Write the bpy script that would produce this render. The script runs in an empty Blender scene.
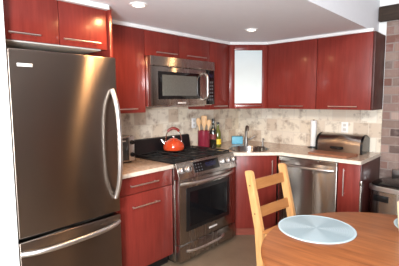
import bpy, bmesh, math, random
from mathutils import Vector, Matrix
random.seed(7)
PI = math.pi
S = bpy.context.scene
COL = S.collection

# ------------------------------------------------------------------ camera
def set_camera():
    cd = bpy.data.cameras.new('camera'); co = bpy.data.objects.new('camera', cd); COL.objects.link(co)
    yaw, pitch, roll, f = 0.7435, -0.1021, -0.0071, 339.25
    fw = Vector((-math.sin(yaw)*math.cos(pitch), math.cos(yaw)*math.cos(pitch), math.sin(pitch)))
    r = Vector((math.cos(yaw), math.sin(yaw), 0)); u = r.cross(fw)
    r2 = math.cos(roll)*r + math.sin(roll)*u; u2 = -math.sin(roll)*r + math.cos(roll)*u
    M = Matrix((r2, u2, -fw)).transposed().to_4x4()
    M.translation = Vector((2.7648, -3.8009, 1.4846))
    co.matrix_world = M
    cd.sensor_fit = 'HORIZONTAL'; cd.sensor_width = 36.0; cd.lens = 36.0*f/399.0
    cd.clip_start = 0.02; cd.clip_end = 60
    S.camera = co
set_camera()

# ------------------------------------------------------------------ world, lights, exposure
W = bpy.data.worlds.new('world'); S.world = W; W.use_nodes = True
W.node_tree.nodes['Background'].inputs[0].default_value = (0.75, 0.82, 1.0, 1)
W.node_tree.nodes['Background'].inputs[1].default_value = 0.3
S.view_settings.view_transform = 'Standard'; S.view_settings.look = 'None'
S.view_settings.gamma = 1; S.view_settings.exposure = 0.35; S.view_settings.use_curve_mapping = False

def area_light(name, loc, target, sx, sy, power, color):
    l = bpy.data.lights.new(name, 'AREA'); l.shape = 'RECTANGLE'; l.size = sx; l.size_y = sy
    l.energy = power; l.color = color
    o = bpy.data.objects.new(name, l); COL.objects.link(o); o.location = loc
    o.rotation_euler = (Vector(target)-Vector(loc)).to_track_quat('-Z', 'Y').to_euler()
    return o
def spot_light(name, loc, target, power, color, angle=2.2, blend=0.6, size=0.05):
    l = bpy.data.lights.new(name, 'SPOT'); l.energy = power; l.color = color
    l.spot_size = angle; l.spot_blend = blend; l.shadow_soft_size = size
    o = bpy.data.objects.new(name, l); COL.objects.link(o); o.location = loc
    o.rotation_euler = (Vector(target)-Vector(loc)).to_track_quat('-Z', 'Y').to_euler()
    return o
WARM = (1.0, 0.56, 0.24)
area_light('ceiling_lamp_light', (2.9, -4.55, 2.62), (1.0, -1.2, 0.9), 0.40, 0.40, 66, (1.0, 0.97, 0.93))
area_light('window_daylight', (4.55, -5.0, 1.6), (1.5, -2.4, 1.0), 1.5, 1.3, 80, (0.88, 0.94, 1.0))
area_light('ceiling_fill_light', (2.75, -4.6, 1.35), (1.25, -2.3, 2.12), 0.5, 0.5, 95, (0.93, 0.97, 1.0))  # added fill aimed upwards to brighten the low ceiling, no lamp stands here
CEIL = 2.12
DOWNLIGHTS = [(0.86, -2.33), (0.93, -1.08)]
for (x, y, w) in [(0.86, -2.33, 14), (0.93, -1.08, 3), (1.22, -2.24, 14)]:  # third spot is added without a fixture, for the warm streak on the refrigerator
    spot_light('downlight_or_added_spot', (x, y, CEIL-0.03), (x, y, 0), w, WARM, 2.95, 0.35, 0.035)

# ------------------------------------------------------------------ materials
def new_mat(name):
    m = bpy.data.materials.new(name); m.use_nodes = True
    return m, m.node_tree.nodes, m.node_tree.links, m.node_tree.nodes['Principled BSDF']
def plain(name, col, rough=0.5, metal=0.0, coat=0.0, bump=0.0, bscale=60, var=0.06, trans=0.0, emit=None, estr=0):
    m, n, l, b = new_mat(name)
    b.inputs['Roughness'].default_value = rough; b.inputs['Metallic'].default_value = metal
    b.inputs['Coat Weight'].default_value = coat; b.inputs['Coat Roughness'].default_value = 0.1
    b.inputs['Transmission Weight'].default_value = trans
    tc = n.new('ShaderNodeTexCoord'); no = n.new('ShaderNodeTexNoise'); no.inputs['Scale'].default_value = bscale
    no.inputs['Detail'].default_value = 4
    l.new(tc.outputs['Object'], no.inputs['Vector'])
    cr = n.new('ShaderNodeValToRGB')
    cr.color_ramp.elements[0].position = 0.3; cr.color_ramp.elements[1].position = 0.7
    cr.color_ramp.elements[0].color = tuple(c*(1-var) for c in col)+(1,)
    cr.color_ramp.elements[1].color = tuple(min(1, c*(1+var)) for c in col)+(1,)
    l.new(no.outputs['Fac'], cr.inputs['Fac']); l.new(cr.outputs['Color'], b.inputs['Base Color'])
    if bump:
        bp = n.new('ShaderNodeBump'); bp.inputs['Strength'].default_value = bump; bp.inputs['Distance'].default_value = 0.01
        l.new(no.outputs['Fac'], bp.inputs['Height']); l.new(bp.outputs['Normal'], b.inputs['Normal'])
    if emit:
        b.inputs['Emission Color'].default_value = emit+(1,); b.inputs['Emission Strength'].default_value = estr
    return m
def wood(name, c1, c2, stretch=(14, 14, 1.2), scale=3.0, rough=0.3, coat=0.3, knots=None, spread=(0.3, 0.72), spec=0.5):
    m, n, l, b = new_mat(name); b.inputs['Specular IOR Level'].default_value = spec
    b.inputs['Roughness'].default_value = rough; b.inputs['Coat Weight'].default_value = coat
    b.inputs['Coat Roughness'].default_value = 0.16
    tc = n.new('ShaderNodeTexCoord'); mp = n.new('ShaderNodeMapping'); mp.inputs['Scale'].default_value = stretch
    l.new(tc.outputs['Object'], mp.inputs['Vector'])
    no = n.new('ShaderNodeTexNoise'); no.inputs['Scale'].default_value = scale; no.inputs['Detail'].default_value = 7
    no.inputs['Roughness'].default_value = 0.62; no.inputs['Distortion'].default_value = 0.4
    l.new(mp.outputs['Vector'], no.inputs['Vector'])
    cr = n.new('ShaderNodeValToRGB')
    cr.color_ramp.elements[0].position = spread[0]; cr.color_ramp.elements[1].position = spread[1]
    cr.color_ramp.elements[0].color = c1+(1,); cr.color_ramp.elements[1].color = c2+(1,)
    l.new(no.outputs['Fac'], cr.inputs['Fac'])
    out = cr.outputs['Color']
    if knots:
        vo = n.new('ShaderNodeTexVoronoi'); vo.inputs['Scale'].default_value = 3.2
        mp2 = n.new('ShaderNodeMapping'); mp2.inputs['Scale'].default_value = knots[1]
        l.new(tc.outputs['Object'], mp2.inputs['Vector']); l.new(mp2.outputs['Vector'], vo.inputs['Vector'])
        r2 = n.new('ShaderNodeValToRGB'); r2.color_ramp.elements[0].position = 0.04; r2.color_ramp.elements[1].position = 0.13
        r2.color_ramp.elements[0].color = (1, 1, 1, 1); r2.color_ramp.elements[1].color = (0, 0, 0, 1)
        l.new(vo.outputs['Distance'], r2.inputs['Fac'])
        mx = n.new('ShaderNodeMixRGB'); mx.inputs[2].default_value = knots[0]+(1,)
        l.new(r2.outputs['Color'], mx.inputs[0]); l.new(out, mx.inputs[1]); out = mx.outputs['Color']
    l.new(out, b.inputs['Base Color'])
    return m
def steel(name, col=(0.55, 0.53, 0.50), rough=0.27, aniso=0.75, stretch=(5, 5, 0.12), arot=0.25):
    m, n, l, b = new_mat(name)
    b.inputs['Metallic'].default_value = 1.0; b.inputs['Base Color'].default_value = col+(1,)
    b.inputs['Anisotropic'].default_value = aniso; b.inputs['Anisotropic Rotation'].default_value = arot
    tg = n.new('ShaderNodeTangent'); tg.direction_type = 'RADIAL'; tg.axis = 'Z'
    l.new(tg.outputs['Tangent'], b.inputs['Tangent'])
    tc = n.new('ShaderNodeTexCoord'); mp = n.new('ShaderNodeMapping'); mp.inputs['Scale'].default_value = stretch
    l.new(tc.outputs['Object'], mp.inputs['Vector'])
    no = n.new('ShaderNodeTexNoise'); no.inputs['Scale'].default_value = 3; no.inputs['Detail'].default_value = 1
    l.new(mp.outputs['Vector'], no.inputs['Vector'])
    mr = n.new('ShaderNodeMapRange'); mr.inputs['To Min'].default_value = rough*0.93; mr.inputs['To Max'].default_value = rough*1.07
    l.new(no.outputs['Fac'], mr.inputs['Value']); l.new(mr.outputs['Result'], b.inputs['Roughness'])
    return m
def brick_mat(name, axis, bw, bh, cols, mortar, msize, rough=0.8, offset=0.5, bump=0.4, patch=None, patch_scale=9, smooth=0.1, pfac=0.72):
    """courses of blocks on a vertical wall; axis = horizontal world axis of the wall"""
    m, n, l, b = new_mat(name); b.inputs['Roughness'].default_value = rough
    ge = n.new('ShaderNodeNewGeometry'); sp = n.new('ShaderNodeSeparateXYZ'); cb = n.new('ShaderNodeCombineXYZ')
    l.new(ge.outputs['Position'], sp.inputs[0]); l.new(sp.outputs[axis], cb.inputs[0]); l.new(sp.outputs[2], cb.inputs[1])
    wob = n.new('ShaderNodeTexNoise'); wob.inputs['Scale'].default_value = 7
    l.new(ge.outputs['Position'], wob.inputs['Vector'])
    ad = n.new('ShaderNodeMixRGB'); ad.blend_type = 'ADD'; ad.inputs[0].default_value = 0.012
    l.new(cb.outputs[0], ad.inputs[1]); l.new(wob.outputs['Color'], ad.inputs[2])
    br = n.new('ShaderNodeTexBrick'); br.inputs['Scale'].default_value = 1.0
    br.inputs['Brick Width'].default_value = bw; br.inputs['Row Height'].default_value = bh
    br.inputs['Mortar Size'].default_value = msize; br.inputs['Mortar Smooth'].default_value = smooth
    br.inputs['Color1'].default_value = (0, 0, 0, 1); br.inputs['Color2'].default_value = (1, 1, 1, 1)
    br.inputs['Mortar'].default_value = (0.5, 0.5, 0.5, 1); br.offset = offset
    l.new(ad.outputs[0], br.inputs['Vector'])
    cr = n.new('ShaderNodeValToRGB'); el = cr.color_ramp.elements
    while len(el) < len(cols): el.new(0.5)
    for i, c in enumerate(cols):
        el[i].position = i/(len(cols)-1); el[i].color = c+(1,)
    l.new(br.outputs['Color'], cr.inputs['Fac'])
    out = cr.outputs['Color']
    if patch:
        no = n.new('ShaderNodeTexNoise'); no.inputs['Scale'].default_value = patch_scale; no.inputs['Detail'].default_value = 6
        no.inputs['Roughness'].default_value = 0.65
        l.new(ge.outputs['Position'], no.inputs['Vector'])
        r2 = n.new('ShaderNodeValToRGB'); r2.color_ramp.elements[0].position = 0.50; r2.color_ramp.elements[1].position = 0.68
        l.new(no.outputs['Fac'], r2.inputs['Fac'])
        mu = n.new('ShaderNodeMath'); mu.operation = 'MULTIPLY'; mu.inputs[1].default_value = pfac
        l.new(r2.outputs['Color'], mu.inputs[0])
        mx = n.new('ShaderNodeMixRGB'); mx.inputs[2].default_value = patch+(1,)
        l.new(mu.outputs[0], mx.inputs[0]); l.new(out, mx.inputs[1]); out = mx.outputs['Color']
    mm = n.new('ShaderNodeMixRGB'); mm.inputs[2].default_value = mortar+(1,)
    l.new(br.outputs['Fac'], mm.inputs[0]); l.new(out, mm.inputs[1])
    l.new(mm.outputs[0], b.inputs['Base Color'])
    iv = n.new('ShaderNodeMath'); iv.operation = 'SUBTRACT'; iv.inputs[0].default_value = 1.0
    l.new(br.outputs['Fac'], iv.inputs[1])
    bp = n.new('ShaderNodeBump'); bp.inputs['Strength'].default_value = bump; bp.inputs['Distance'].default_value = 0.006
    l.new(iv.outputs[0], bp.inputs['Height']); l.new(bp.outputs['Normal'], b.inputs['Normal'])
    return m

M = {}
M['red'] = wood('cherry red veneer', (0.148, 0.0165, 0.012), (0.25, 0.036, 0.026), rough=0.36, coat=0.22, spec=0.25, spread=(0.2, 0.8))
M['red_unlit'] = wood('cherry veneer darkened as unlit', (0.045, 0.009, 0.008), (0.075, 0.016, 0.012), rough=0.4, coat=0.1)  # same cherry veneer, shade of the unlit end panels put into the colour
M['plinth'] = wood('cherry plinth', (0.20, 0.04, 0.025), (0.28, 0.07, 0.045), stretch=(2, 2, 14), rough=0.45, coat=0.1)
M['steel'] = steel('brushed stainless steel', (0.41, 0.385, 0.36), 0.27, 1.0)
M['steel_fridge'] = steel('dark brushed refrigerator steel', (0.235, 0.195, 0.165), 0.29, 1.0)
M['steel_box'] = steel('brushed bread box steel', (0.36, 0.32, 0.29), 0.29, 1.0, arot=0.25)
M['steel_dark'] = steel('dark brushed stainless steel', (0.40, 0.37, 0.34), 0.27, 0.8)
M['handle'] = plain('satin steel handle', (0.72, 0.71, 0.70), 0.30, 1.0, var=0.03)
M['chrome'] = plain('polished chrome', (0.80, 0.80, 0.80), 0.08, 1.0, var=0.01)
M['case'] = plain('satin microwave case', (0.86, 0.84, 0.82), 0.14, 1.0, var=0.01)
M['case_rough'] = plain('bright satin knob metal', (0.85, 0.85, 0.85), 0.36, 0.9, var=0.01)
M['badge'] = plain('pale metal badge', (0.75, 0.74, 0.72), 0.4, 0.3, var=0.02)
M['black_glass'] = plain('black glass', (0.006, 0.006, 0.007), 0.06, 0.0, var=0.1)
M['window_glass'] = plain('smoked oven window', (0.10, 0.11, 0.105), 0.10, 0.0, var=0.1)
M['black'] = plain('black enamel', (0.006, 0.006, 0.007), 0.38, 0.0, var=0.15)
M['iron'] = plain('cast iron', (0.010, 0.011, 0.012), 0.55, 0.0, bump=0.15, bscale=200)
M['black_plastic'] = plain('black plastic', (0.006, 0.0065, 0.007), 0.22, var=0.1)
M['display'] = plain('dark blue display', (0.010, 0.012, 0.035), 0.12, var=0.1)
M['button'] = plain('grey buttons', (0.10, 0.10, 0.11), 0.5, var=0.05)
M['white'] = plain('white paint', (0.80, 0.80, 0.79), 0.6, var=0.015, bscale=20)
M['ceiling'] = plain('ceiling paint', (0.80, 0.82, 0.86), 0.8, var=0.01, bscale=15)
M['trim'] = plain('white gloss trim', (0.88, 0.88, 0.87), 0.4, var=0.01)
M['cabinet_inside'] = plain('pale grey melamine', (0.62, 0.60, 0.56), 0.5, var=0.02)
M['frosted'] = plain('frosted pale glass', (0.74, 0.85, 0.87), 0.55, 0.0, coat=0.1, var=0.015, bscale=8)
M['tile_left'] = brick_mat('tumbled travertine tile on range wall', 1, 0.153, 0.153,
    [(0.74, 0.64, 0.49), (0.83, 0.75, 0.60), (0.58, 0.44, 0.32), (0.86, 0.79, 0.66), (0.72, 0.61, 0.47)], (0.70, 0.62, 0.50), 0.004,
    0.55, 0.5, 0.25, patch=(0.20, 0.105, 0.065), patch_scale=9)
M['tile_back'] = brick_mat('tumbled travertine tile on sink wall', 0, 0.153, 0.153,
    [(0.74, 0.66, 0.53), (0.83, 0.76, 0.63), (0.60, 0.49, 0.38), (0.86, 0.80, 0.68), (0.72, 0.63, 0.50)], (0.70, 0.63, 0.53), 0.004,
    0.55, 0.5, 0.25, patch=(0.18, 0.11, 0.075), patch_scale=9)
BRICKS = [(0.17, 0.066, 0.05), (0.36, 0.25, 0.205), (0.085, 0.055, 0.05), (0.40, 0.29, 0.245), (0.20, 0.075, 0.06), (0.31, 0.23, 0.195)]
M['brick'] = brick_mat('old exposed brick', 0, 0.235, 0.084, BRICKS, (0.30, 0.235, 0.21), 0.008, 0.9, 0.5, 0.6,
    patch=(0.38, 0.31, 0.28), patch_scale=11, smooth=0.4, pfac=0.4)
M['brick_far'] = brick_mat('old exposed brick of the far walls', 1, 0.235, 0.084, [(0.13, 0.06, 0.045), (0.17, 0.09, 0.07), (0.10, 0.055, 0.045)],
    (0.17, 0.13, 0.11), 0.011, 0.9, 0.5, 0.8, smooth=0.4)
M['counter'] = plain('cream stone counter', (0.52, 0.385, 0.285), 0.22, coat=0.2, var=0.25, bscale=38)
M['counter_edge'] = plain('cream stone counter edge', (0.74, 0.66, 0.56), 0.4, var=0.12, bscale=45)
M['floor'] = plain('taupe floor', (0.19, 0.135, 0.09), 0.45, var=0.12, bscale=5)
M['table'] = wood('honey brown table wood', (0.17, 0.048, 0.013), (0.36, 0.130, 0.042), stretch=(1.0, 12, 12), scale=2.6, rough=0.38, coat=0.08, spec=0.35,
    knots=((0.20, 0.06, 0.02), (0.7, 1.9, 1)))
M['pine'] = wood('pale pine', (0.64, 0.33, 0.12), (0.80, 0.48, 0.21), stretch=(10, 10, 1.4), scale=3, rough=0.4, coat=0.2)
M['pine_slat'] = wood('orange pine slat', (0.40, 0.155, 0.042), (0.54, 0.25, 0.085), stretch=(10, 1.4, 10), scale=3, rough=0.4, coat=0.2)
M['screw'] = plain('dark screw head', (0.05, 0.04, 0.035), 0.4, 0.8)
M['beam'] = wood('old dark beam', (0.018, 0.010, 0.006), (0.055, 0.032, 0.02), stretch=(1.2, 12, 12), rough=0.8, coat=0)
M['kettle'] = plain('orange red enamel', (0.55, 0.062, 0.018), 0.14, coat=0.5, var=0.03)
M['kettle_handle'] = plain('dark red handle grip', (0.22, 0.018, 0.012), 0.3, var=0.05)
M['crock'] = plain('raspberry red ceramic', (0.20, 0.019, 0.038), 0.22, coat=0.3, var=0.05)
M['spoon'] = wood('utensil wood', (0.55, 0.32, 0.15), (0.74, 0.50, 0.27), rough=0.55, coat=0)
M['bottle_dark'] = plain('near black bottle glass', (0.012, 0.014, 0.008), 0.06, coat=0.5)
M['bottle_olive'] = plain('olive oil bottle glass', (0.10, 0.11, 0.015), 0.06, coat=0.5)
M['label_yellow'] = plain('yellow paper label', (0.80, 0.55, 0.04), 0.5)
M['label_red'] = plain('dark red paper label', (0.16, 0.03, 0.03), 0.5)
M['sponge'] = plain('light blue plastic', (0.14, 0.46, 0.64), 0.5, var=0.05)
M['paper'] = plain('white paper towel', (0.86, 0.86, 0.85), 0.9, bump=0.2, bscale=90, var=0.02)
M['board'] = wood('red brown board', (0.24, 0.085, 0.04), (0.36, 0.15, 0.08), stretch=(1.2, 12, 12), rough=0.45, coat=0.05)
M['mat_blue'] = None
M['cream'] = plain('cream ceramic', (0.80, 0.70, 0.50), 0.35, var=0.03)
M['faucet'] = plain('brushed nickel', (0.36, 0.34, 0.32), 0.3, 1.0, var=0.03)
M['lamp'] = plain('lit downlight lens', (1, 1, 1), 0.4, emit=(1.0, 0.90, 0.74), estr=6)
M['toaster_glass'] = plain('dark toaster glass', (0.03, 0.03, 0.032), 0.12)
M['gasket'] = plain('dark gasket', (0.015, 0.013, 0.012), 0.7)

def placemat_mat():
    m, n, l, b = new_mat('pale blue woven placemat'); b.inputs['Roughness'].default_value = 0.45
    tc = n.new('ShaderNodeTexCoord'); sp = n.new('ShaderNodeSeparateXYZ'); l.new(tc.outputs['Object'], sp.inputs[0])
    at = n.new('ShaderNodeMath'); at.operation = 'ARCTAN2'; l.new(sp.outputs[1], at.inputs[0]); l.new(sp.outputs[0], at.inputs[1])
    ms = n.new('ShaderNodeMath'); ms.operation = 'MULTIPLY'; ms.inputs[1].default_value = 4.0; l.new(at.outputs[0], ms.inputs[0])
    sn = n.new('ShaderNodeMath'); sn.operation = 'SINE'; l.new(ms.outputs[0], sn.inputs[0])
    ln = n.new('ShaderNodeVectorMath'); ln.operation = 'LENGTH'; l.new(tc.outputs['Object'], ln.inputs[0])
    lm = n.new('ShaderNodeMath'); lm.operation = 'MULTIPLY'; lm.inputs[1].default_value = 500; l.new(ln.outputs['Value'], lm.inputs[0])
    s2 = n.new('ShaderNodeMath'); s2.operation = 'SINE'; l.new(lm.outputs[0], s2.inputs[0])
    cr = n.new('ShaderNodeValToRGB'); cr.color_ramp.elements[0].position = 0.25; cr.color_ramp.elements[1].position = 0.85
    cr.color_ramp.elements[0].color = (0.27, 0.37, 0.42, 1); cr.color_ramp.elements[1].color = (0.35, 0.46, 0.51, 1)
    mr = n.new('ShaderNodeMapRange'); mr.inputs['From Min'].default_value = -1; l.new(sn.outputs[0], mr.inputs['Value'])
    l.new(mr.outputs['Result'], cr.inputs['Fac']); l.new(cr.outputs['Color'], b.inputs['Base Color'])
    bp = n.new('ShaderNodeBump'); bp.inputs['Strength'].default_value = 0.25; bp.inputs['Distance'].default_value = 0.002
    l.new(s2.outputs[0], bp.inputs['Height']); l.new(bp.outputs['Normal'], b.inputs['Normal'])
    return m
M['mat_blue'] = placemat_mat()
M['mat_rim'] = plain('pale placemat rim', (0.44, 0.56, 0.61), 0.5, var=0.03)

# ------------------------------------------------------------------ mesh helpers
class MB:
    """collects shapes into one mesh"""
    def __init__(self): self.bm = bmesh.new()
    def add(self, verts, faces):
        vs = [self.bm.verts.new(v) for v in verts]
        for f in faces:
            try: self.bm.faces.new([vs[i] for i in f])
            except ValueError: pass
        return vs
    def box(self, x0, x1, y0, y1, z0, z1, bev=0.0, seg=2):
        t = bmesh.new()
        bmesh.ops.create_cube(t, size=1.0)
        for v in t.verts:
            v.co = Vector((x0 if v.co.x < 0 else x1, y0 if v.co.y < 0 else y1, z0 if v.co.z < 0 else z1))
        if bev: bmesh.ops.bevel(t, geom=t.edges[:], offset=bev, segments=seg, affect='EDGES', profile=0.5)
        self.merge(t); return self
    def merge(self, t, mat=None):
        if mat: bmesh.ops.transform(t, matrix=mat, verts=t.verts[:])
        me = bpy.data.meshes.new('tmp'); t.to_mesh(me); self.bm.from_mesh(me); bpy.data.meshes.remove(me); t.free()
    def prism(self, poly, z0, z1, bev=0.0):
        t = bmesh.new(); n = len(poly)
        lo = [t.verts.new((p[0], p[1], z0)) for p in poly]; hi = [t.verts.new((p[0], p[1], z1)) for p in poly]
        t.faces.new(lo[::-1]); t.faces.new(hi)
        for i in range(n): t.faces.new((lo[i], lo[(i+1) % n], hi[(i+1) % n], hi[i]))
        bmesh.ops.recalc_face_normals(t, faces=t.faces[:])
        if bev: bmesh.ops.bevel(t, geom=t.edges[:], offset=bev, segments=2, affect='EDGES')
        self.merge(t); return self
    def prism_axis(self, poly, axis, a0, a1, bev=0.0):
        """poly in the two other axes (cyclic order), swept along axis"""
        def P(p, a):
            return {'x': (a, p[0], p[1]), 'y': (p[0], a, p[1]), 'z': (p[0], p[1], a)}[axis]
        t = bmesh.new(); n = len(poly)
        lo = [t.verts.new(P(p, a0)) for p in poly]; hi = [t.verts.new(P(p, a1)) for p in poly]
        t.faces.new(lo[::-1]); t.faces.new(hi)
        for i in range(n): t.faces.new((lo[i], lo[(i+1) % n], hi[(i+1) % n], hi[i]))
        bmesh.ops.recalc_face_normals(t, faces=t.faces[:])
        if bev: bmesh.ops.bevel(t, geom=t.edges[:], offset=bev, segments=2, affect='EDGES')
        self.merge(t); return self
    def lathe(self, prof, c=(0, 0, 0), seg=32):
        """profile of (r, z), turned about z"""
        rings = []
        for r, z in prof:
            if r < 1e-6: rings.append([self.bm.verts.new((c[0], c[1], c[2]+z))])
            else: rings.append([self.bm.verts.new((c[0]+r*math.cos(2*PI*i/seg), c[1]+r*math.sin(2*PI*i/seg), c[2]+z)) for i in range(seg)])
        for a, b in zip(rings, rings[1:]):
            for i in range(seg):
                j = (i+1) % seg
                if len(a) == 1 and len(b) == 1: continue
                if len(a) == 1: self.bm.faces.new((a[0], b[j], b[i]))
                elif len(b) == 1: self.bm.faces.new((a[i], a[j], b[0]))
                else: self.bm.faces.new((a[i], a[j], b[j], b[i]))
        return self
    def tube(self, pts, r, seg=10, flat=None):
        """swept round bar; r number or list; flat=(vector, factor) squashes the section along a vector"""
        pts = [Vector(p) for p in pts]; n = len(pts); rs = r if isinstance(r, (list, tuple)) else [r]*n
        d0 = (pts[1]-pts[0]).normalized(); up = Vector((0, 0, 1)) if abs(d0.z) < 0.9 else Vector((1, 0, 0))
        a = d0.cross(up).normalized(); rings = []
        for i, p in enumerate(pts):
            d = ((pts[min(i+1, n-1)]-pts[i]).normalized() + (pts[i]-pts[max(i-1, 0)]).normalized()).normalized()
            a = (a - d*a.dot(d)).normalized(); b = d.cross(a)
            ring = []
            for k in range(seg):
                o = (a*math.cos(2*PI*k/seg) + b*math.sin(2*PI*k/seg))*rs[i]
                if flat: o = o - flat[0]*o.dot(flat[0])*(1-flat[1])
                ring.append(self.bm.verts.new(p+o))
            rings.append(ring)
        for A, B in zip(rings, rings[1:]):
            for k in range(seg): self.bm.faces.new((A[k], A[(k+1) % seg], B[(k+1) % seg], B[k]))
        self.bm.faces.new(rings[0][::-1]); self.bm.faces.new(rings[-1])
        return self
    def cyl(self, p0, p1, r, seg=20): return self.tube([p0, p1], r, seg)
    def xform(self, mat): bmesh.ops.transform(self.bm, matrix=mat, verts=self.bm.verts[:]); return self

def obj(name, mb, mat, parent=None, label=None, smooth=True, local=False):
    """links a mesh object; vertices are in world space unless local"""
    bm = mb.bm
    bmesh.ops.recalc_face_normals(bm, faces=bm.faces[:])
    me = bpy.data.meshes.new(name); o = bpy.data.objects.new(name, me); COL.objects.link(o)
    if parent is not None:
        o.parent = parent
        if not local:
            off = Vector((0, 0, 0)); p = parent
            while p is not None: off += p.location; p = p.parent
            bmesh.ops.translate(bm, vec=-off, verts=bm.verts[:])
    bm.to_mesh(me); bm.free()
    me.materials.append(mat)
    if smooth:
        for p in me.polygons: p.use_smooth = True
        me.set_sharp_from_angle(angle=math.radians(35))
    if label: o['label'] = label
    return o
def tag(o, label, cat, group=None):
    o['label'] = label; o['category'] = cat
    if group: o['group'] = group
    return o
def thing(name, label, cat, loc, group=None, rotz=0.0):
    o = bpy.data.objects.new(name, None); COL.objects.link(o); o.location = loc; o.rotation_euler = (0, 0, rotz)
    o.empty_display_size = 0.1
    return tag(o, label, cat, group)
def single(name, mb, mat, label, cat, loc=None, group=None):
    """a one-mesh thing with its origin at loc"""
    if loc is not None: bmesh.ops.translate(mb.bm, vec=-Vector(loc), verts=mb.bm.verts[:])
    o = obj(name, mb, mat)
    if loc is not None: o.location = loc
    return tag(o, label, cat, group)
def struct(name, mb, mat):
    o = obj(name, mb, mat, smooth=False); o['kind'] = 'structure'; return o
def bar_handle(p0, p1, out, r=0.005, stand=0.03):
    """straight bar handle with two posts; p0, p1 on the door face, out = outward unit vector"""
    p0, p1, out = Vector(p0), Vector(p1), Vector(out); d = (p1-p0).normalized()
    m = MB(); m.tube([p0+out*stand, p1+out*stand], r, 10)
    for p in (p0+d*0.02, p1-d*0.02): m.tube([p+out*0.0005, p+out*stand], r*0.9, 8)
    return m
def bow_handle(p0, p1, out, depth, r, seg=14, n=24, flat=None, power=0):
    """bowed handle touching the door at both ends"""
    p0, p1, out = Vector(p0), Vector(p1), Vector(out); pts = []
    for i in range(n+1):
        t = i/n; s = 1-(2*t-1)**power if power else 1-(2*t-1)**4*0.75-(2*t-1)**2*0.25
        pts.append(p0.lerp(p1, t)+out*(depth*s))
    return MB().tube(pts, r, seg, flat)

# ------------------------------------------------------------------ the setting
XR, YF, HI = 4.8, -6.2, 2.75            # far right wall, wall behind the camera, high ceiling
XC, XE = 1.73, 1.80                      # edge of the dropped ceiling, end of the cabinet run
ZT, ZU = 2.089, 1.36                     # top and bottom of wall cabinets
struct('floor', MB().box(-0.2, XR+0.2, YF-0.2, 0.3, -0.1, 0.0), M['floor'])
struct('ceiling', MB().box(-0.2, XC, YF-0.2, 0.0, CEIL, HI+0.1), M['ceiling'])
struct('ceiling', MB().box(XC, XR+0.2, YF-0.2, 0.3, HI, HI+0.1), M['ceiling'])
struct('wall_left', MB().box(-0.2, 0.0, YF-0.2, 0.2, 0.0, CEIL), M['white'])
struct('wall_back', MB().box(0.0, XE, 0.0, 0.2, 0.0, HI), M['white'])
struct('wall_back', MB().box(XE, XR+0.2, 0.0, 0.2, 0.0, 2.225), M['brick'])
struct('wall_back', MB().box(XE, XR+0.2, 0.0, 0.2, 2.225, HI), M['white'])
struct('wall_right', MB().box(XR, XR+0.2, YF-0.2, 0.0, 0.0, HI), M['brick_far'])
struct('wall_front', MB().box(-0.2, XR, YF-0.2, YF, 0.0, HI), M['brick_far'])
struct('wall_side', MB().box(0.0, 0.766, -4.9, -3.142, 0.0, CEIL), M['white'])
# splashback tiling
struct('trim_1', MB().box(0.0, 0.012, -2.43, 0.0, 0.90, ZU+0.25), M['tile_left'])
struct('trim_2', MB().box(0.012, XE, -0.012, 0.0, 0.90, ZU), M['tile_back'])
# white moulding between cabinet tops and ceiling
DU, A0 = 0.344, 0.652
tr = MB()
tr.prism([(0.30, -2.432), (DU+0.012, -2.432), (DU+0.012, -A0-0.005), (A0+0.005, -DU-0.012), (XE-0.02, -DU-0.012), (XE-0.02, -0.30), (A0-0.01, -0.30), (0.30, -A0+0.01)], ZT+0.001, CEIL-0.001)
struct('trim_3', tr, M['trim'])
struct('trim_4', MB().box(0.60, 0.70, -3.141, -2.456, ZT+0.001, CEIL-0.001), M['trim'])

# old beam set on top of the brick
single('wooden_beam', MB().box(XC+0.005, 3.4, -0.06, -0.001, 2.225, 2.37, 0.012), M['beam'],
       'dark old timber beam set in the wall above the exposed brick', 'beam', (2.5, -0.03, 2.225))

# recessed ceiling lights
DL_LABELS = ['round recessed ceiling light nearest the refrigerator', 'round recessed ceiling light in front of the frosted glass corner cabinet']
for (x, y), lab in zip(DOWNLIGHTS, DL_LABELS):
    t = thing('recessed_light', lab, 'ceiling light', (x, y, CEIL), 'recessed ceiling lights')
    obj('trim_ring', MB().lathe([(0.040, -0.002), (0.044, -0.010), (0.058, -0.008), (0.062, -0.0008), (0.040, -0.0008), (0.040, -0.002)], (x, y, CEIL), 36), M['trim'], t)
    obj('lens', MB().lathe([(0.0, -0.006), (0.030, -0.005), (0.0395, -0.002), (0.0395, -0.001), (0.0, -0.001)], (x, y, CEIL), 36), M['lamp'], t)

# ------------------------------------------------------------------ refrigerator and the cabinet over it
YA, YB = -3.138, -2.458
fr = thing('refrigerator', 'tall brushed stainless steel refrigerator with bottom freezer drawer at left', 'refrigerator', (0.4, (YA+YB)/2, 0))
obj('body', MB().box(0.03, 0.69, YA+0.004, YB-0.004, 0.0, 1.752, 0.004), M['steel_dark'], fr)
obj('gasket', MB().box(0.6905, 0.6995, YA+0.012, YB-0.012, 0.07, 1.745), M['gasket'], fr)
dr = obj('door', MB().box(0.70, 0.765, YA, YB, 0.694, 1.762, 0.010, 3), M['steel_fridge'], fr)
obj('handle', bow_handle((0.766, -2.497, 1.545), (0.766, -2.497, 0.80), (1, 0, 0), 0.072, 0.017), M['handle'], dr, 'pale satin steel bowed handle')
obj('badge', MB().box(0.7652, 0.768, -3.092, -3.010, 1.665, 1.684, 0.001), M['badge'], dr)
dz = obj('freezer_drawer', MB().box(0.70, 0.765, YA, YB, 0.07, 0.672, 0.010, 3), M['steel_fridge'], fr)
obj('handle', bow_handle((0.766, YA+0.010, 0.606), (0.766, YB-0.02, 0.622), (1, 0, 0), 0.066, 0.017), M['handle'], dz, 'pale satin steel bowed handle')
obj('kick_grille', MB().box(0.66, 0.69, YA+0.01, YB-0.01, 0.0, 0.065, 0.003), M['black_plastic'], fr)

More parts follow.
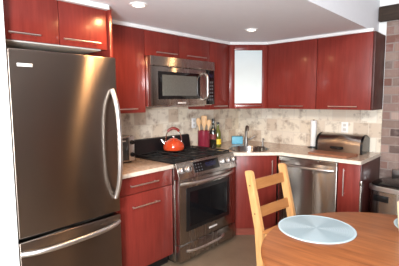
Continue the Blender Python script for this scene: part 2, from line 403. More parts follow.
of = thing('wall_cabinet', 'cherry red two-door cabinet directly above the refrigerator', 'cabinet', (0.33, -2.79, 1.815), 'cherry red wall cabinets')
obj('body', MB().box(0.01, 0.648, -3.140, -2.457, 1.824, ZT, 0.002), M['red_unlit'], of)
obj('bottom_panel', MB().box(0.012, 0.648, -3.138, -2.50, 1.815, 1.8235), M['cabinet_inside'], of, 'pale grey underside of the cabinet')
for (y0, y1, h0, h1) in ((-3.140, -2.802, -3.10, -2.925), (-2.798, -2.457, -2.785, -2.53)):
    d = obj('door', MB().box(0.650, 0.670, y0, y1, 1.822, ZT, 0.002), M['red'], of)
    obj('handle', bar_handle((0.670, h0, 1.858), (0.670, h1, 1.858), (1, 0, 0), 0.0055, 0.028), M['handle'], d)
single('tall_side_panel', MB().box(0.005, 0.690, -2.455, -2.432, 0.0, 2.094, 0.002), M['red'],
       'tall cherry red panel standing against the right side of the refrigerator', 'panel', (0.35, -2.443, 0))

# ------------------------------------------------------------------ wall cabinets on the range wall
def wall_cab_left(y0, y1, z0, doors, label, skip=False):
    t = thing('wall_cabinet', label, 'cabinet', (0.16, (y0+y1)/2, z0), 'cherry red wall cabinets')
    obj('body', MB().box(0.013, DU-0.021, y0+0.001, y1-0.001, z0, ZT, 0.0015), M['red'], t)
    for (a, b, h0, h1) in doors:
        d = obj('door', MB().box(DU-0.020, DU, a, b, z0+0.001, ZT-0.001, 0.002), M['red'], t)
        obj('handle', bar_handle((DU, h0, z0+0.036), (DU, h1, z0+0.036), (1, 0, 0), 0.005, 0.026), M['handle'], d)
    return t
wall_cab_left(-2.430, -1.878, ZU, [(-2.429, -1.880, -2.20, -1.985)], 'tall cherry red wall cabinet between the refrigerator and the microwave')
wall_cab_left(-1.876, -1.000, 1.868, [(-1.874, -1.453, -1.76, -1.50), (-1.449, -1.002, -1.36, -1.075)], 'short cherry red two-door cabinet directly above the microwave')
wall_cab_left(-0.998, -A0-0.004, ZU, [(-0.996, -A0-0.006, -0.955, -0.72)], 'narrow cherry red wall cabinet between the microwave and the glass-fronted corner cabinet')

# corner cabinet with the frosted glass door
cc = thing('corner_cabinet', 'diagonal corner wall cabinet with a frosted pale glass door', 'cabinet', (0.3, -0.3, ZU))
e = 0.0145
obj('body', MB().prism([(0.013, -0.013), (0.013, -A0), (DU-0.02, -A0), (A0, -DU+0.02), (A0, -0.013)], ZU, ZT), M['red'], cc)
def diag_box(p0, p1, u0, u1, t0, t1, z0, z1, bev=0.0):
    """box on a vertical diagonal face from p0 to p1: u along the face, t outwards"""
    p0 = Vector(p0+(0,)); p1 = Vector(p1+(0,)); d = (p1-p0).normalized(); nrm = Vector((d.y, -d.x, 0))
    m = MB().box(u0, u1, t0, t1, z0, z1, bev)
    mat = Matrix((( d.x, nrm.x, 0, p0.x), (d.y, nrm.y, 0, p0.y), (0, 0, 1, 0), (0, 0, 0, 1)))
    return m.xform(mat)
P0, P1 = (DU-0.020, -A0), (A0, -DU+0.020)
LD = math.hypot(P1[0]-P0[0], P1[1]-P0[1])
door = MB()
for a in ((0.014, 0.074, ZU+0.001, ZT-0.002), (LD-0.072, LD-0.012, ZU+0.001, ZT-0.002), (0.0745, LD-0.0725, ZU+0.001, ZU+0.062), (0.0745, LD-0.0725, ZT-0.062, ZT-0.002)):
    door.merge(diag_box(P0, P1, a[0], a[1], 0.0015, 0.022, a[2], a[3], 0.002).bm)
do = obj('door', door, M['red'], cc)
obj('glass_pane', diag_box(P0, P1, 0.075, LD-0.073, 0.008, 0.013, ZU+0.063, ZT-0.063), M['frosted'], do, 'frosted pale blue-white glass')
obj('handle', diag_box(P0, P1, 0.085, LD-0.083, 0.0222, 0.030, ZU+0.030, ZU+0.036, 0.002), M['handle'], do)  # pale bar standing in for the highlight along the lower rail

# wall cabinets on the sink wall
def wall_cab_back(x0, x1, h0, h1, label, side=False):
    t = thing('wall_cabinet', label, 'cabinet', ((x0+x1)/2, -0.17, ZU), 'cherry red wall cabinets')
    obj('body', MB().box(x0+0.001, x1-0.001-(0.019 if side else 0), -DU+0.021, -0.013, ZU, ZT, 0.0015), M['red'], t)
    if side: obj('side_panel', MB().box(x1-0.0185, x1, -DU+0.004, -0.0125, ZU, ZT, 0.0015), M['red_unlit'], t, 'end panel coloured darker as unlit')
    d = obj('door', MB().box(x0+0.002, x1-0.002-(0.018 if side else 0), -DU, -DU+0.020, ZU+0.001, ZT-0.001, 0.002), M['red'], t)
    obj('handle', bar_handle((h0, -DU, ZU+0.033), (h1, -DU, ZU+0.033), (0, -1, 0), 0.005, 0.026), M['handle'], d)
wall_cab_back(A0+0.003, 1.245, 0.83, 1.115, 'cherry red wall cabinet directly right of the frosted glass cabinet')
wall_cab_back(1.247, XE, 1.385, 1.665, 'cherry red wall cabinet at the right end beside the exposed brick', True)

# ------------------------------------------------------------------ microwave
MY0, MY1 = -1.872, -1.002
mw = thing('microwave', 'stainless steel over-the-range microwave hung above the stove', 'microwave', (0.2, -1.45, 1.41))
obj('body', MB().box(0.014, 0.375, MY0, MY1, 1.412, 1.862, 0.004), M['case'], mw)
vent = MB().prism_axis([(0.376, 1.776), (0.416, 1.776), (0.420, 1.782), (0.414, 1.862), (0.376, 1.862)], 'y', MY0, MY1, 0.002)
obj('vent_strip', vent, M['steel'], mw)
md = obj('door', MB().box(0.376, 0.412, MY0, -1.130, 1.418, 1.772, 0.005), M['steel'], mw)
obj('window_frame', MB().box(0.4125, 0.416, -1.785, -1.232, 1.478, 1.730, 0.002), M['black_glass'], md)
obj('window', MB().box(0.4165, 0.4180, -1.740, -1.285, 1.510, 1.700), M['window_glass'], md, 'smoked grey window')
obj('handle', bow_handle((0.4128, -1.165, 1.738), (0.4128, -1.165, 1.470), (1, 0, 0), 0.046, 0.013, power=8), M['handle'], md)
obj('badge', MB().box(0.4125, 0.4145, -1.545, -1.435, 1.434, 1.449, 0.001), M['badge'], md)
cp = obj('control_panel', MB().box(0.376, 0.412, -1.127, MY1, 1.418, 1.772, 0.004), M['black_glass'], mw)
for i in range(6):
    for j in range(3): obj('button', MB().box(0.4122, 0.4145, -1.112+j*0.032, -1.090+j*0.032, 1.46+i*0.036, 1.48+i*0.036, 0.002), M['button'], cp)
obj('display', MB().box(0.4122, 0.4138, -1.115, -1.020, 1.70, 1.735, 0.001), M['display'], cp)
u = MB().box(0.10, 0.36, -1.80, -1.10, 1.402, 1.4115, 0.003)
obj('grease_filter', u, M['handle'], mw)

# ------------------------------------------------------------------ base cabinets, counters
CT, CB = 0.915, 0.884                 # counter top and underside
RY0, RY1 = -1.820, -1.000             # range
DC = 0.637
bc = thing('base_cabinet', 'cherry red base cabinet with drawer between the refrigerator and the stove', 'cabinet', (0.3, -2.13, 0), 'cherry red base cabinets')
obj('body', MB().box(0.013, 0.600, -2.429, RY0-0.006, 0.105, CB-0.001, 0.001), M['red'], bc)
obj('plinth', MB().box(0.05, 0.545, -2.429, RY0-0.006, 0.0, 0.1045), M['black'], bc, 'dark recessed toe kick')
d = obj('drawer', MB().box(0.602, 0.622, -2.427, RY0-0.008, 0.741, CB-0.006, 0.002), M['red'], bc)
obj('handle', bar_handle((0.622, -2.285, 0.809), (0.622, -2.005, 0.809), (1, 0, 0), 0.0055, 0.03), M['handle'], d)
d = obj('door', MB().box(0.602, 0.622, -2.427, RY0-0.008, 0.107, 0.736, 0.002), M['red'], bc)
obj('handle', bar_handle((0.622, -2.27, 0.636), (0.622, -1.995, 0.636), (1, 0, 0), 0.0055, 0.03), M['handle'], d)

ct = thing('countertop', 'cream stone countertop strip left of the stove', 'countertop', (0.3, -2.13, CB), 'cream stone countertops')
obj('slab', MB().box(0.013, DC-0.004, -2.430, RY0-0.003, CB, CT, 0.001), M['counter'], ct)
obj('front_edge', MB().box(DC-0.0035, DC+0.002, -2.430, RY0-0.003, CB-0.002, CT, 0.002), M['counter_edge'], ct, 'paler cream front edge')

# corner sink base
F0, F1 = (0.653, -0.978), (0.985, -0.655)     # diagonal counter edge
nd = Vector((F1[0]-F0[0], F1[1]-F0[1], 0)).normalized(); nn = Vector((nd.y, -nd.x, 0))
C0 = (F0[0]-nn.x*0.022, F0[1]-nn.y*0.022); C1 = (F1[0]-nn.x*0.022, F1[1]-nn.y*0.022)
sb = thing('base_cabinet', 'cherry red corner base cabinet under the sink, behind the pine chair', 'cabinet', (0.5, -0.5, 0), 'cherry red base cabinets')
LF = math.hypot(C1[0]-C0[0], C1[1]-C0[1])
body = MB()
body.merge(diag_box(C0, C1, 0.02, LF-0.004, -0.030, -0.022, 0.085, CB-0.002).bm)
body.box(0.013, 0.60, -0.993, -0.975, 0.085, CB-0.002); body.box(0.965, 0.983, -0.60, -0.013, 0.085, CB-0.002)
obj('body', body, M['red'], sb)
obj('plinth', diag_box(C0, C1, 0.02, LF-0.01, -0.060, -0.0310, 0.0, 0.0845), M['plinth'], sb)
d = obj('door', diag_box(C0, C1, 0.004, LF-0.002, -0.0215, -0.0015, 0.087, CB-0.006, 0.002), M['red'], sb)
hp = Vector(C0+(0,))+nd*(LF-0.055)-nn*0.0015
obj('handle', bar_handle((hp.x, hp.y, 0.83), (hp.x, hp.y, 0.655), nn, 0.005, 0.028), M['handle'], d)

def counter_with_hole(outer, centre, r, z0, z1, seg=40):
    t = bmesh.new()
    vo = [t.verts.new((p[0], p[1], z1)) for p in outer]
    vi = [t.verts.new((centre[0]+r*math.cos(2*PI*i/seg), centre[1]+r*math.sin(2*PI*i/seg), z1)) for i in range(seg)]
    es = [t.edges.new((vo[i], vo[(i+1) % len(vo)])) for i in range(len(vo))] + [t.edges.new((vi[i], vi[(i+1) % seg])) for i in range(seg)]
    bmesh.ops.triangle_fill(t, use_beauty=True, use_dissolve=False, edges=es)
    g = bmesh.ops.extrude_face_region(t, geom=t.faces[:])
    bmesh.ops.translate(t, vec=(0, 0, z0-z1), verts=[v for v in g['geom'] if isinstance(v, bmesh.types.BMVert)])
    m = MB(); m.merge(t); return m
SK, SR = (0.618, -0.650), 0.219
CXE = 1.808
kc = thing('countertop', 'cream stone corner countertop around the sink and along the dishwasher', 'countertop', (0.9, -0.4, CB), 'cream stone countertops')
q = 0.004
obj('slab', counter_with_hole([(0.013, -0.013), (0.013, -0.994), (F0[0]-0.02, -0.994), (F0[0]-nn.x*q, F0[1]-nn.y*q), (F1[0]-nn.x*q, F1[1]-nn.y*q), (1.01, -DC+q), (CXE-q, -DC+q), (CXE-q, -0.013)],
    SK, SR+0.004, CB, CT), M['counter'], kc, smooth=False)
edge = MB()
pa = [(F0[0]-0.02, -0.994), F0, F1, (1.012, -DC-0.002), (CXE, -DC-0.002), (CXE, -0.013)]
pb = [(F0[0]-0.0205, -0.990), (F0[0]-nn.x*q+nd.x*0.001, F0[1]-nn.y*q), (F1[0]-nn.x*q, F1[1]-nn.y*q+0.0004), (1.01, -DC+q-0.0004), (CXE-q+0.0004, -DC+q-0.0004), (CXE-q+0.0004, -0.013)]
edge.prism(pa+pb[::-1], CB-0.002, CT)
obj('front_edge', edge, M['counter_edge'], kc, 'paler cream front edge')

sk = thing('sink', 'round stainless steel sink set in the corner counter', 'sink', (SK[0], SK[1], CT-0.19))
obj('bowl', MB().lathe([(SR+0.014, CT+0.001), (SR+0.014, CT+0.004), (SR-0.004, CT+0.004), (SR-0.012, CT-0.01), (SR-0.022, CT-0.13), (SR-0.05, CT-0.165), (0.03, CT-0.175), (0.0, CT-0.175),
                        ], (SK[0], SK[1], 0), 48), M['steel'], sk)
obj('drain', MB().lathe([(0.0, 0.004), (0.03, 0.004), (0.034, 0.001), (0.0, 0.001)], (SK[0], SK[1], CT-0.175), 24), M['chrome'], sk)

# dishwasher
DX0, DX1 = 0.990, 1.598
dw = thing('dishwasher', 'stainless steel dishwasher under the back counter', 'dishwasher', (1.29, -0.3, 0))
obj('tub', MB().box(DX0+0.004, DX1-0.004, -0.588, -0.03, 0.10, CB-0.003), M['black'], dw)
dd = obj('door', MB().box(DX0+0.002, DX1-0.002, -0.634, -0.590, 0.105, CB-0.010, 0.006), M['steel'], dw)
obj('control_strip', MB().box(DX0+0.004, DX1-0.004, -0.6355, -0.6345, 0.835, CB-0.014), M['steel_dark'], dd)
obj('handle', bow_handle((1.07, -0.6365, 0.792), (1.565, -0.6365, 0.792), (0, -1, 0), 0.04, 0.010), M['handle'], dd)
obj('kick_plate', MB().box(DX0+0.01, DX1-0.01, -0.57, -0.55, 0.0, 0.099), M['black'], dw)

eb = thing('base_cabinet', 'narrow cherry red base cabinet right of the dishwasher', 'cabinet', (1.70, -0.3, 0), 'cherry red base cabinets')
obj('body', MB().box(1.602, 1.785, -0.600, -0.013, 0.10, CB-0.003), M['red'], eb)
obj('side_panel', MB().box(1.7855, 1.803, -0.600, -0.013, 0.0, CB-0.003, 0.001), M['red_unlit'], eb, 'end panel coloured darker as unlit')
obj('plinth', MB().box(1.602, 1.785, -0.56, -0.54, 0.0, 0.099), M['black'], eb)
d = obj('door', MB().box(1.603, 1.799, -0.622, -0.602, 0.105, CB-0.006, 0.002), M['red'], eb)
obj('handle', bar_handle((1.662, -0.622, 0.83), (1.662, -0.622, 0.575), (0, -1, 0), 0.005, 0.028), M['handle'], d)
st = MB().box(1.800, 1.812, -0.622, -0.608, 0.10, 0.70, 0.002).box(1.796, 1.820, -0.632, -0.606, 0.69, 0.735, 0.006)
obj('edge_strip', st, M['steel_dark'], eb, 'pale strip on the right front edge')

# ------------------------------------------------------------------ stove
rg = thing('stove', 'stainless steel gas stove with black cooktop and oven door', 'stove', (0.35, -1.41, 0))
obj('body', MB().box(0.03, 0.640, RY0, RY1, 0.03, 0.905, 0.003), M['steel_dark'], rg)
obj('cooktop', MB().box(0.06, 0.650, RY0-0.001, RY1+0.001, 0.9055, 0.924, 0.004), M['black'], rg)
obj('back_guard', MB().prism_axis([(0.014, 0.9245), (0.075, 0.9245), (0.050, 1.072), (0.014, 1.079)], 'y', RY0+0.02, RY1-0.025, 0.003), M['black'], rg, 'glossy black back guard')
pz = [(0.6405, 0.780), (0.705, 0.780), (0.705, 0.800), (0.660, 0.925), (0.6515, 0.925), (0.6515, 0.904), (0.6405, 0.904)]
pan = obj('control_panel', MB().prism_axis(pz, 'y', RY0-0.002, RY1+0.002, 0.002), M['steel'], rg)
# the sloping face: from (0.705, .80) to (0.660, .925)
fs = Vector((-0.045, 0, 0.125)).normalized(); fn = Vector((0.125, 0, 0.045)).normalized()
def on_panel(y, s, t): return Vector((0.705, y, 0.800)) + fs*s + fn*t
dm = MB(); vs = []
for t in (0.0008, 0.004):
    for (y, s) in ((-1.615, 0.016), (-1.265, 0.016), (-1.265, 0.112), (-1.615, 0.112)): vs.append(on_panel(y, s, t))
dm.add(vs, [(0, 1, 2, 3), (4, 5, 6, 7), (0, 1, 5, 4), (1, 2, 6, 5), (2, 3, 7, 6), (3, 0, 4, 7)])
disp = obj('display', dm, M['black_glass'], pan)
for i in range(3):
    for j in range(3):
        y = -1.59+0.035*j; q = 0.032+0.028*i
        obj('button', MB().cyl(on_panel(y, q, 0.0042), on_panel(y, q, 0.0055), 0.006, 10), M['button'], disp)
obj('readout', (lambda m: (m.add([on_panel(y, q, t) for t in (0.0042, 0.0050) for (y, q) in ((-1.46, 0.05), (-1.31, 0.05), (-1.31, 0.09), (-1.46, 0.09))], [(0, 1, 2, 3), (4, 5, 6, 7), (0, 1, 5, 4), (1, 2, 6, 5), (2, 3, 7, 6), (3, 0, 4, 7)]), m)[1])(MB()), M['display'], disp)
for y in (-1.780, -1.695, -1.205, -1.120, -1.037):
    k = MB(); k.tube([on_panel(y, 0.062, 0.001), on_panel(y, 0.062, 0.010), on_panel(y, 0.062, 0.030), on_panel(y, 0.062, 0.034)], [0.029, 0.028, 0.024, 0.020], 24)
    ko = obj('knob', k, M['case_rough'], pan)
    g = MB().tube([on_panel(y, 0.044, 0.037), on_panel(y, 0.080, 0.037)], 0.005, 8); obj('grip', g, M['black_plastic'], ko)
od = obj('oven_door', MB().box(0.6415, 0.700, RY0+0.004, RY1-0.004, 0.192, 0.775, 0.006), M['steel'], rg)
obj('window_frame', MB().box(0.7005, 0.7035, -1.735, -1.115, 0.300, 0.695, 0.003), M['black'], od)
obj('window', MB().box(0.7040, 0.7055, -1.690, -1.160, 0.340, 0.655), M['black_glass'], od)
obj('handle', bow_handle((0.7008, -1.800, 0.742), (0.7008, -1.055, 0.742), (1, 0, 0), 0.058, 0.014), M['handle'], od)
obj('badge', MB().box(0.7005, 0.7028, -1.43, -1.31, 0.240, 0.258, 0.001), M['badge'], od)
wd = obj('warming_drawer', MB().box(0.6415, 0.700, RY0+0.004, RY1-0.004, 0.034, 0.184, 0.006), M['steel'], rg)
obj('handle', bow_handle((0.7008, -1.735, 0.120), (0.7008, -1.21, 0.120), (1, 0, 0), 0.045, 0.012), M['handle'], wd)
obj('feet', MB().box(0.08, 0.60, RY0+0.03, RY1-0.03, 0.0, 0.0295), M['black'], rg)
burn = [(0.22, -1.66), (0.50, -1.66), (0.34, -1.41), (0.22, -1.16), (0.50, -1.16)]
for (x, y) in burn:
    bo = obj('burner', MB().lathe([(0.0, 0.9245), (0.05, 0.9245), (0.05, 0.931), (0.036, 0.934), (0.0, 0.936)], (x, y, 0), 24), M['iron'], rg)
for (y0, y1) in ((-1.805, -1.545), (-1.540, -1.280), (-1.275, -1.015)):
    g = MB(); r = 0.006; z = 0.941
    x0, x1 = 0.095, 0.625; ym = (y0+y1)/2
    g.tube([(x0, y0+r, z), (x1, y0+r, z)], r, 8).tube([(x0, y1-r, z), (x1, y1-r, z)], r, 8)
    for x in (x0+r, (x0+x1)/2, x1-r): g.tube([(x, y0, z), (x, y1, z)], r, 8)
    for x in (0.22, 0.50): g.tube([(x-0.11, ym, z), (x+0.11, ym, z)], r, 8); g.tube([(x, y0, z), (x, y1, z)], r, 8)
    for x in (x0+r, x1-r):
        for y in (y0+r, y1-r): g.tube([(x, y, 0.9246), (x, y, z)], r, 8)
    obj('grate', g, M['iron'], rg)

# ------------------------------------------------------------------ things on the stove and counters
# kettle
KX, KY, KZ = 0.195, -1.405, 0.9478
kt = thing('kettle', 'round orange-red enamel tea kettle on the back of the stove', 'kettle', (KX, KY, KZ))
obj('body', MB().lathe([(0, 0), (0.088, 0), (0.104, 0.008), (0.111, 0.030), (0.107, 0.056), (0.090, 0.086), (0.064, 0.106), (0.046, 0.113), (0.0, 0.113)], (KX, KY, KZ), 40), M['kettle'], kt)
lid = obj('lid', MB().lathe([(0.046, 0.1135), (0.046, 0.117), (0.036, 0.123), (0.012, 0.127), (0, 0.128)], (KX, KY, KZ), 28), M['kettle'], kt)
obj('knob', MB().lathe([(0.006, 0.1285), (0.008, 0.134), (0.015, 0.140), (0.013, 0.148), (0, 0.151)], (KX, KY, KZ), 18), M['chrome'], lid)
hd = Vector((0.62, 0.78, 0)).normalized()
pts = []
for i in range(25):
    a = PI*i/24; p = Vector((KX, KY, KZ))-hd*(0.083*math.cos(a)); p.z = KZ+0.084+0.143*math.sin(a)**0.75; pts.append(p)
obj('handle_frame', MB().tube(pts, 0.006, 10), M['chrome'], kt)
obj('handle', MB().tube([p+Vector((0, 0, 0.002)) for p in pts[6:19]], 0.0135, 12), M['kettle_handle'], kt)
sp = Vector((KX, KY, KZ))-hd*0.085
obj('spout', MB().tube([sp+Vector((0, 0, 0.06)), sp-hd*0.025+Vector((0, 0, 0.088)), sp-hd*0.042+Vector((0, 0, 0.115))], [0.022, 0.017, 0.012], 14), M['chrome'], kt)

# utensil crock and its contents
UX, UY = 0.185, -0.922
def crock():
    return MB().lathe([(0, 0), (0.068, 0), (0.071, 0.006), (0.071, 0.200), (0.067, 0.203), (0.064, 0.198), (0.064, 0.012), (0, 0.012)], (UX, UY, CT+0.0005), 32)
single('utensil_crock', crock(), M['crock'], 'raspberry red ceramic crock holding wooden spoons beside the stove', 'crock', (UX, UY, CT+0.0005))
def spoon(dx, dy, tx, ty, h, kind, label, mat, group=None):
    b0 = Vector((UX+dx, UY+dy, CT+0.018)); tp = Vector((UX+tx, UY+ty, CT+h)); d = (tp-b0)
    side = Vector((0.70, 0.70, 0)); front = d.normalized().cross(side).normalized()
    m = MB()
    if kind == 'spoon':
        ts = [0, .3, .66, .74, .82, .90, .97, 1]; rs = [.0055, .006, .006, .012, .024, .028, .020, .006]
    elif kind == 'paddle':
        ts = [0, .3, .60, .66, .74, .97, 1]; rs = [.006, .0065, .007, .018, .030, .034, .028]
    else:
        ts = [0, .5, .7, .8, .9, 1]; rs = [.005, .005, .006, .016, .020, .010]
    m.tube([b0+d*t for t in ts], rs, 14, (front, 0.32))
    return single('cooking_spoon' if kind == 'spoon' else ('spatula' if kind == 'paddle' else 'ladle'), m, mat, label, 'utensil', b0, 'utensils in the red crock')
spoon(-0.020, -0.020, -0.040, -0.050, 0.345, 'spoon', 'leftmost wooden spoon standing in the red crock', M['spoon'])
spoon(0.006, -0.002, 0.002, 0.004, 0.372, 'paddle', 'broad pale wooden spatula in the middle of the red crock', M['spoon'])
spoon(0.018, 0.028, 0.030, 0.062, 0.325, 'spoon', 'rightmost wooden spoon standing in the red crock', M['spoon'])
spoon(-0.018, 0.024, -0.030, 0.040, 0.335, 'ladle', 'black ladle standing behind the wooden spoons in the red crock', M['black_plastic'])

def bottle(x, y, h, r, mat, lab, label, cat='bottle', lmat=None, capm=None):
    t = thing('bottle', label, cat, (x, y, CT+0.0005), 'bottles beside the red crock')
    z = CT+0.0005
    obj('glass', MB().lathe([(0, 0), (r*0.94, 0), (r, 0.006), (r, h*0.55), (r*0.85, h*0.63), (r*0.45, h*0.72), (r*0.40, h*0.92), (0, h*0.92)], (x, y, z), 26), mat, t)
    obj('cap', MB().lathe([(0, h*0.921), (r*0.47, h*0.921), (r*0.47, h*0.995), (r*0.4, h), (0, h)], (x, y, z), 18), capm or M['black_plastic'], t)
    obj('paper_label', MB().lathe([(r+0.0004, lab[0]), (r+0.0012, lab[0]+0.001), (r+0.0012, lab[1]-0.001), (r+0.0004, lab[1])], (x, y, z), 26), lmat, t)
bottle(0.255, -0.838, 0.335, 0.037, M['bottle_dark'], (0.10, 0.16), 'tall near-black bottle right beside the red crock', lmat=M['label_red'])
bottle(0.256, -0.755, 0.290, 0.038, M['bottle_olive'], (0.035, 0.095), 'olive green bottle with a yellow label, right of the dark bottle', lmat=M['label_yellow'])

# caddy / sponge tub behind the sink
single('sponge', MB().box(-0.068, 0.068, -0.04, 0.04, 0.0, 0.095, 0.010, 3).xform(Matrix.Translation((0.262, -0.385, CT+0.0005)) @ Matrix.Rotation(0.7435, 4, 'Z')), M['sponge'],
       'light blue plastic sponge block behind the sink, left of the faucet', 'sponge', (0.262, -0.385, CT+0.0005))

# faucet
FX, FY = 0.452, -0.462
fa = thing('faucet', 'steel single-lever sink faucet behind the round sink', 'faucet', (FX, FY, CT+0.0005))
fd = Vector((1, -1, 0)).normalized()
B = Vector((FX, FY, CT+0.0005))
obj('base', MB().lathe([(0, 0), (0.030, 0), (0.030, 0.008), (0.024, 0.014), (0.022, 0.10), (0.0, 0.10)], (FX, FY, CT+0.0005), 24), M['faucet'], fa)
pts = [B+Vector((0, 0, 0.1005))]
for i in range(13):
    a = PI*0.92*i/12; pts.append(B+fd*(0.050-0.050*math.cos(a))+Vector((0, 0, 0.175+0.058*math.sin(a))))
obj('spout', MB().tube(pts, [0.016]*10+[0.018]*4, 14), M['faucet'], fa)
obj('lever', MB().tube([B+Vector((0.018, 0.018, 0.075)), B+Vector((0.045, 0.045, 0.085)), B+Vector((0.075, 0.075, 0.115))], [0.010, 0.008, 0.006], 10), M['faucet'], fa)
SX, SY = 0.640, -0.395
so = thing('soap_dispenser', 'small steel soap dispenser pump right of the faucet', 'soap dispenser', (SX, SY, CT+0.0005))
obj('stem', MB().lathe([(0, 0), (0.020, 0), (0.020, 0.006), (0.010, 0.012), (0.009, 0.075), (0, 0.075)], (SX, SY, CT+0.0005), 18), M['faucet'], so)
obj('pump_head', MB().tube([(SX, SY, CT+0.076), (SX, SY, CT+0.092), (SX+0.02, SY-0.02, CT+0.096), (SX+0.045, SY-0.045, CT+0.090)], [0.011, 0.010, 0.007, 0.005], 10), M['faucet'], so)

# toaster oven
to = thing('toaster_oven', 'small steel toaster oven with two knobs beside the refrigerator', 'toaster oven', (0.17, -2.19, CT+0.0005))
TZ = CT+0.0005
obj('case', MB().box(0.03, 0.285, -2.400, -1.975, TZ+0.012, TZ+0.240, 0.008), M['steel_dark'], to)
obj('feet', MB().box(0.06, 0.27, -2.38, -1.995, TZ, TZ+0.0115), M['black_plastic'], to)
tf = obj('glass_door', MB().box(0.2855, 0.297, -2.392, -2.042, TZ+0.03, TZ+0.225, 0.003), M['toaster_glass'], to)
obj('handle', bar_handle((0.297, -2.36, TZ+0.205), (0.297, -2.09, TZ+0.205), (1, 0, 0), 0.006, 0.025), M['handle'], tf)
pf = obj('knob_panel', MB().box(0.2855, 0.297, -2.037, -1.979, TZ+0.020, TZ+0.234, 0.003), M['handle'], to)
for z in (0.075, 0.185): obj('knob', MB().tube([(0.2975, -2.008, TZ+z), (0.317, -2.008, TZ+z)], [0.021, 0.018], 18), M['black_plastic'], pf)

# paper towel roll on its stand
PX, PY = 1.122, -0.100
pt = thing('paper_towel_roll', 'white paper towel roll standing upright left of the bread box', 'paper towel', (PX, PY, CT+0.0005))
obj('stand', MB().lathe([(0, 0), (0.060, 0), (0.060, 0.010), (0.010, 0.016), (0.008, 0.312), (0.009, 0.318), (0, 0.320)], (PX, PY, CT+0.0005), 28), M['black_plastic'], pt, 'black stand')
obj('roll', MB().lathe([(0.012, 0.0175), (0.031, 0.0175), (0.033, 0.022), (0.033, 0.306), (0.031, 0.310), (0.012, 0.310), (0.012, 0.0175)], (PX, PY, CT+0.0005), 32), M['paper'], pt)

# bread box
BX0, BX1, BYF, BYB = 1.228, 1.706, -0.285, -0.045
bb = thing('bread_box', 'stainless steel roll-top bread box with black ends on the back counter', 'bread box', ((BX0+BX1)/2, (BYF+BYB)/2, CT+0.0005))
Z = CT+0.0005
def bread_profile(s=0.0):
    p = [(BYB-s, Z+0.002), (BYB-s, Z+0.150-s)]
    for i in range(13):
        a = PI/2*i/12; p.append((BYF+0.14+s*0-0.14*math.sin(a)*(1-s*3), Z+0.085-s*0.5+0.105*math.cos(a)))
    p.append((BYF+s, Z+0.002)); return p
for (a, b2) in ((BX0, BX0+0.022), (BX1-0.022, BX1)):
    obj('end_cap', MB().prism_axis(bread_profile(), 'x', a, b2, 0.003), M['black_plastic'], bb, 'black end cap')
cv = obj('roll_top', MB().prism_axis(bread_profile(0.008), 'x', BX0+0.0225, BX1-0.0225, 0.001), M['steel_box'], bb)
obj('handle', MB().tube([(1.395, BYF+0.006, Z+0.05), (1.41, BYF-0.008, Z+0.05), (1.50, BYF-0.008, Z+0.05), (1.515, BYF+0.006, Z+0.05)], 0.013, 12), M['black_plastic'], cv)

# cutting board in front of the bread box
cb = MB().prism([(1.235, -0.335), (1.265, -0.545), (1.66, -0.575), (1.705, -0.40), (1.68, -0.33)], Z, Z+0.016, 0.004)
single('cutting_board', cb, M['board'], 'red-brown wooden cutting board lying in front of the bread box', 'cutting board', (1.47, -0.45, Z))

# wall outlets
def outlet(loc, axis, label):
    t = thing('wall_outlet', label, 'outlet', loc, 'wall outlets on the backsplash')
    x, y, z = loc
    if axis == 'x':
        p = obj('cover_plate', MB().box(x, x+0.006, y-0.036, y+0.036, z-0.058, z+0.058, 0.002), M['trim'], t)
        for dz in (-0.024, 0.024): obj('socket', MB().box(x+0.0062, x+0.009, y-0.016, y+0.016, z+dz-0.014, z+dz+0.014, 0.003), M['cabinet_inside'], p)
    else:
        p = obj('cover_plate', MB().box(x-0.036, x+0.036, y-0.006, y, z-0.058, z+0.058, 0.002), M['trim'], t)
        for dz in (-0.024, 0.024): obj('socket', MB().box(x-0.016, x+0.016, y-0.009, y-0.0062, z+dz-0.014, z+dz+0.014, 0.003), M['cabinet_inside'], p)
outlet((0.0125, -0.908, 1.195), 'x', 'white wall outlet on the tiles left of the red crock')
outlet((1.436, -0.0125, 1.158), 'y', 'white wall outlet on the tiles behind the bread box')

# ------------------------------------------------------------------ dining corner
TC, TR = (2.452, -2.052), 0.662
tb = thing('dining_table', 'round honey-brown wooden dining table in the foreground', 'table', (TC[0], TC[1], 0))
obj('tabletop', MB().lathe([(0, 0.712), (TR-0.012, 0.712), (TR, 0.720), (TR+0.002, 0.728), (TR-0.003, 0.737), (TR-0.012, 0.740), (0, 0.740)], (TC[0], TC[1], 0), 96), M['table'], tb)
obj('apron', MB().lathe([(0.40, 0.63), (0.42, 0.63), (0.42, 0.7115), (0.40, 0.7115), (0.40, 0.63)], (TC[0], TC[1], 0), 64), M['table'], tb)
for k in range(4):
    a = PI/4+k*PI/2; x, y = TC[0]+0.36*math.cos(a), TC[1]+0.36*math.sin(a)
    obj('leg', MB().tube([(x, y, 0), (x, y, 0.7115)], [0.024, 0.032], 16), M['table'], tb)

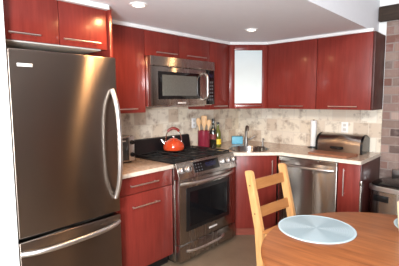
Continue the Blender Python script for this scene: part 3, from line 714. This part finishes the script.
def placemat(x, y, r, label):
    t = thing('placemat', label, 'placemat', (x, y, 0.7405), 'round pale blue placemats')
    obj('woven_disc', MB().lathe([(0, 0), (r-0.010, 0), (r-0.010, 0.004), (0, 0.0042)], (x, y, 0.7405), 72), M['mat_blue'], t)
    obj('rim', MB().lathe([(r-0.0098, 0), (r, 0), (r+0.001, 0.003), (r-0.002, 0.0055), (r-0.0098, 0.005), (r-0.0098, 0)], (x, y, 0.7405), 72), M['mat_rim'], t)
placemat(1.986, -1.976, 0.211, 'round pale blue placemat at the left of the table, fully in view')
placemat(2.486, -1.540, 0.200, 'round pale placemat at the right edge of the photo, under the cream cup')
CX2, CY2 = 2.374, -1.728
cu = thing('cup', 'tall cream flared cup standing at the right edge of the photo', 'cup', (CX2, CY2, 0.7465))
obj('cup_body', MB().lathe([(0, 0), (0.024, 0), (0.026, 0.004), (0.032, 0.06), (0.041, 0.165), (0.038, 0.166), (0.029, 0.06), (0.022, 0.008), (0, 0.008)], (CX2, CY2, 0.7465), 28), M['cream'], cu)

def chair():
    """ladder-back chair; local frame: +x is forward, y sideways, origin on the floor under the back posts"""
    t = thing('dining_chair', 'pale pine ladder-back chair standing behind the round table', 'chair', (1.335, -1.352, 0), None, -0.095)
    W2 = 0.226
    for s in (-1, 1):
        y = s*W2
        p = MB(); prof = [(0.045, 0.0), (0.045, 0.45), (-0.055, 0.905)]
        pl = []
        pl = [(0.050, 0.0), (0.110, 0.0), (0.082, 0.45), (-0.028, 0.895), (-0.046, 0.908), (-0.096, 0.900), (0.010, 0.45)]
        p.prism_axis(pl, 'y', y-0.023, y+0.023, 0.006)
        po = obj('back_post', p, M['pine'], t, local=True)
        for (zz, xx) in ((0.792, 0.006), (0.575, 0.006)):
            sc = MB().cyl((-0.018-(zz-0.72)*0.245, y+s*0.0232, zz), (-0.018-(zz-0.72)*0.245, y+s*0.0246, zz), 0.006, 12)
            obj('screw_cap', sc, M['screw'], po, local=True)
        obj('leg', MB().box(0.385, 0.425, y-0.021, y+0.021, 0.0, 0.436, 0.004), M['pine'], t, local=True)
        obj('side_rail', MB().box(0.106, 0.384, y-0.012, y+0.012, 0.37, 0.436, 0.003), M['pine'], t, local=True)
    def slat(z0, z1):
        x0 = -0.018-(z0-0.72)*0.245; x1 = -0.018-(z1-0.72)*0.245
        m = MB().prism_axis([(x0-0.009, z0), (x0+0.009, z0), (x1+0.009, z1), (x1-0.009, z1)], 'y', -W2+0.0235, W2-0.0235, 0.003)
        obj('slat', m, M['pine_slat'], t, local=True)
    slat(0.752, 0.830); slat(0.538, 0.614)
    obj('front_rail', MB().box(0.393, 0.417, -W2+0.0215, W2-0.0215, 0.37, 0.436, 0.003), M['pine'], t, local=True)
    obj('seat', MB().box(0.088, 0.450, -0.245, 0.245, 0.437, 0.457, 0.006), M['pine_slat'], t, local=True)
chair()

# ------------------------------------------------------------------ rubbish bin by the brick
def rounded_rect(w, d, r, n=8):
    p = []
    for (cx, cy, a0) in ((w/2-r, d/2-r, 0), (-w/2+r, d/2-r, PI/2), (-w/2+r, -d/2+r, PI), (w/2-r, -d/2+r, 1.5*PI)):
        for i in range(n+1):
            a = a0+PI/2*i/n; p.append((cx+r*math.cos(a), cy+r*math.sin(a)))
    return p
tc = thing('trash_can', 'stainless steel trash can with a black domed lid against the brick', 'trash can', (2.030, -0.285, 0), None, -0.16)
obj('body', MB().prism(rounded_rect(0.385, 0.40, 0.09), 0.012, 0.625, 0.002), M['steel'], tc, local=True)
obj('base_ring', MB().prism(rounded_rect(0.39, 0.405, 0.09), 0.0, 0.0115), M['black_plastic'], tc, local=True)
obj('collar', MB().prism(rounded_rect(0.40, 0.415, 0.095), 0.630, 0.672, 0.004), M['handle'], tc, 'pale steel collar', local=True)
obj('collar_seam', MB().prism(rounded_rect(0.375, 0.39, 0.085), 0.6255, 0.6295), M['black_plastic'], tc, local=True)
lm = MB()
rr = rounded_rect(1, 1, 0.32, 8); rings = []
for (s, z) in ((0.95, 0.6725), (0.965, 0.676), (0.95, 0.684), (0.86, 0.696), (0.62, 0.706), (0.3, 0.712), (0.0, 0.713)):
    if s == 0: rings.append([lm.bm.verts.new((0, 0, z))])
    else: rings.append([lm.bm.verts.new((p[0]*0.40*s, p[1]*0.415*s, z)) for p in rr])
for A, Bq in zip(rings, rings[1:]):
    for i in range(len(A)):
        j = (i+1) % len(A)
        if len(Bq) == 1: lm.bm.faces.new((A[i], A[j], Bq[0]))
        else: lm.bm.faces.new((A[i], A[j], Bq[j], Bq[i]))
lm.bm.faces.new(rings[0][::-1])
obj('lid', lm, M['black_plastic'], tc, 'black domed lid', local=True)
obj('hinge_housing', MB().box(-0.13, 0.13, 0.178, 0.205, 0.673, 0.772, 0.006), M['handle'], tc, 'pale steel hinge bar behind the lid', local=True)
obj('grip_recess', MB().box(-0.125, 0.005, -0.2050, -0.2005, 0.535, 0.592, 0.002), M['black_plastic'], tc, 'black oblong grip', local=True)
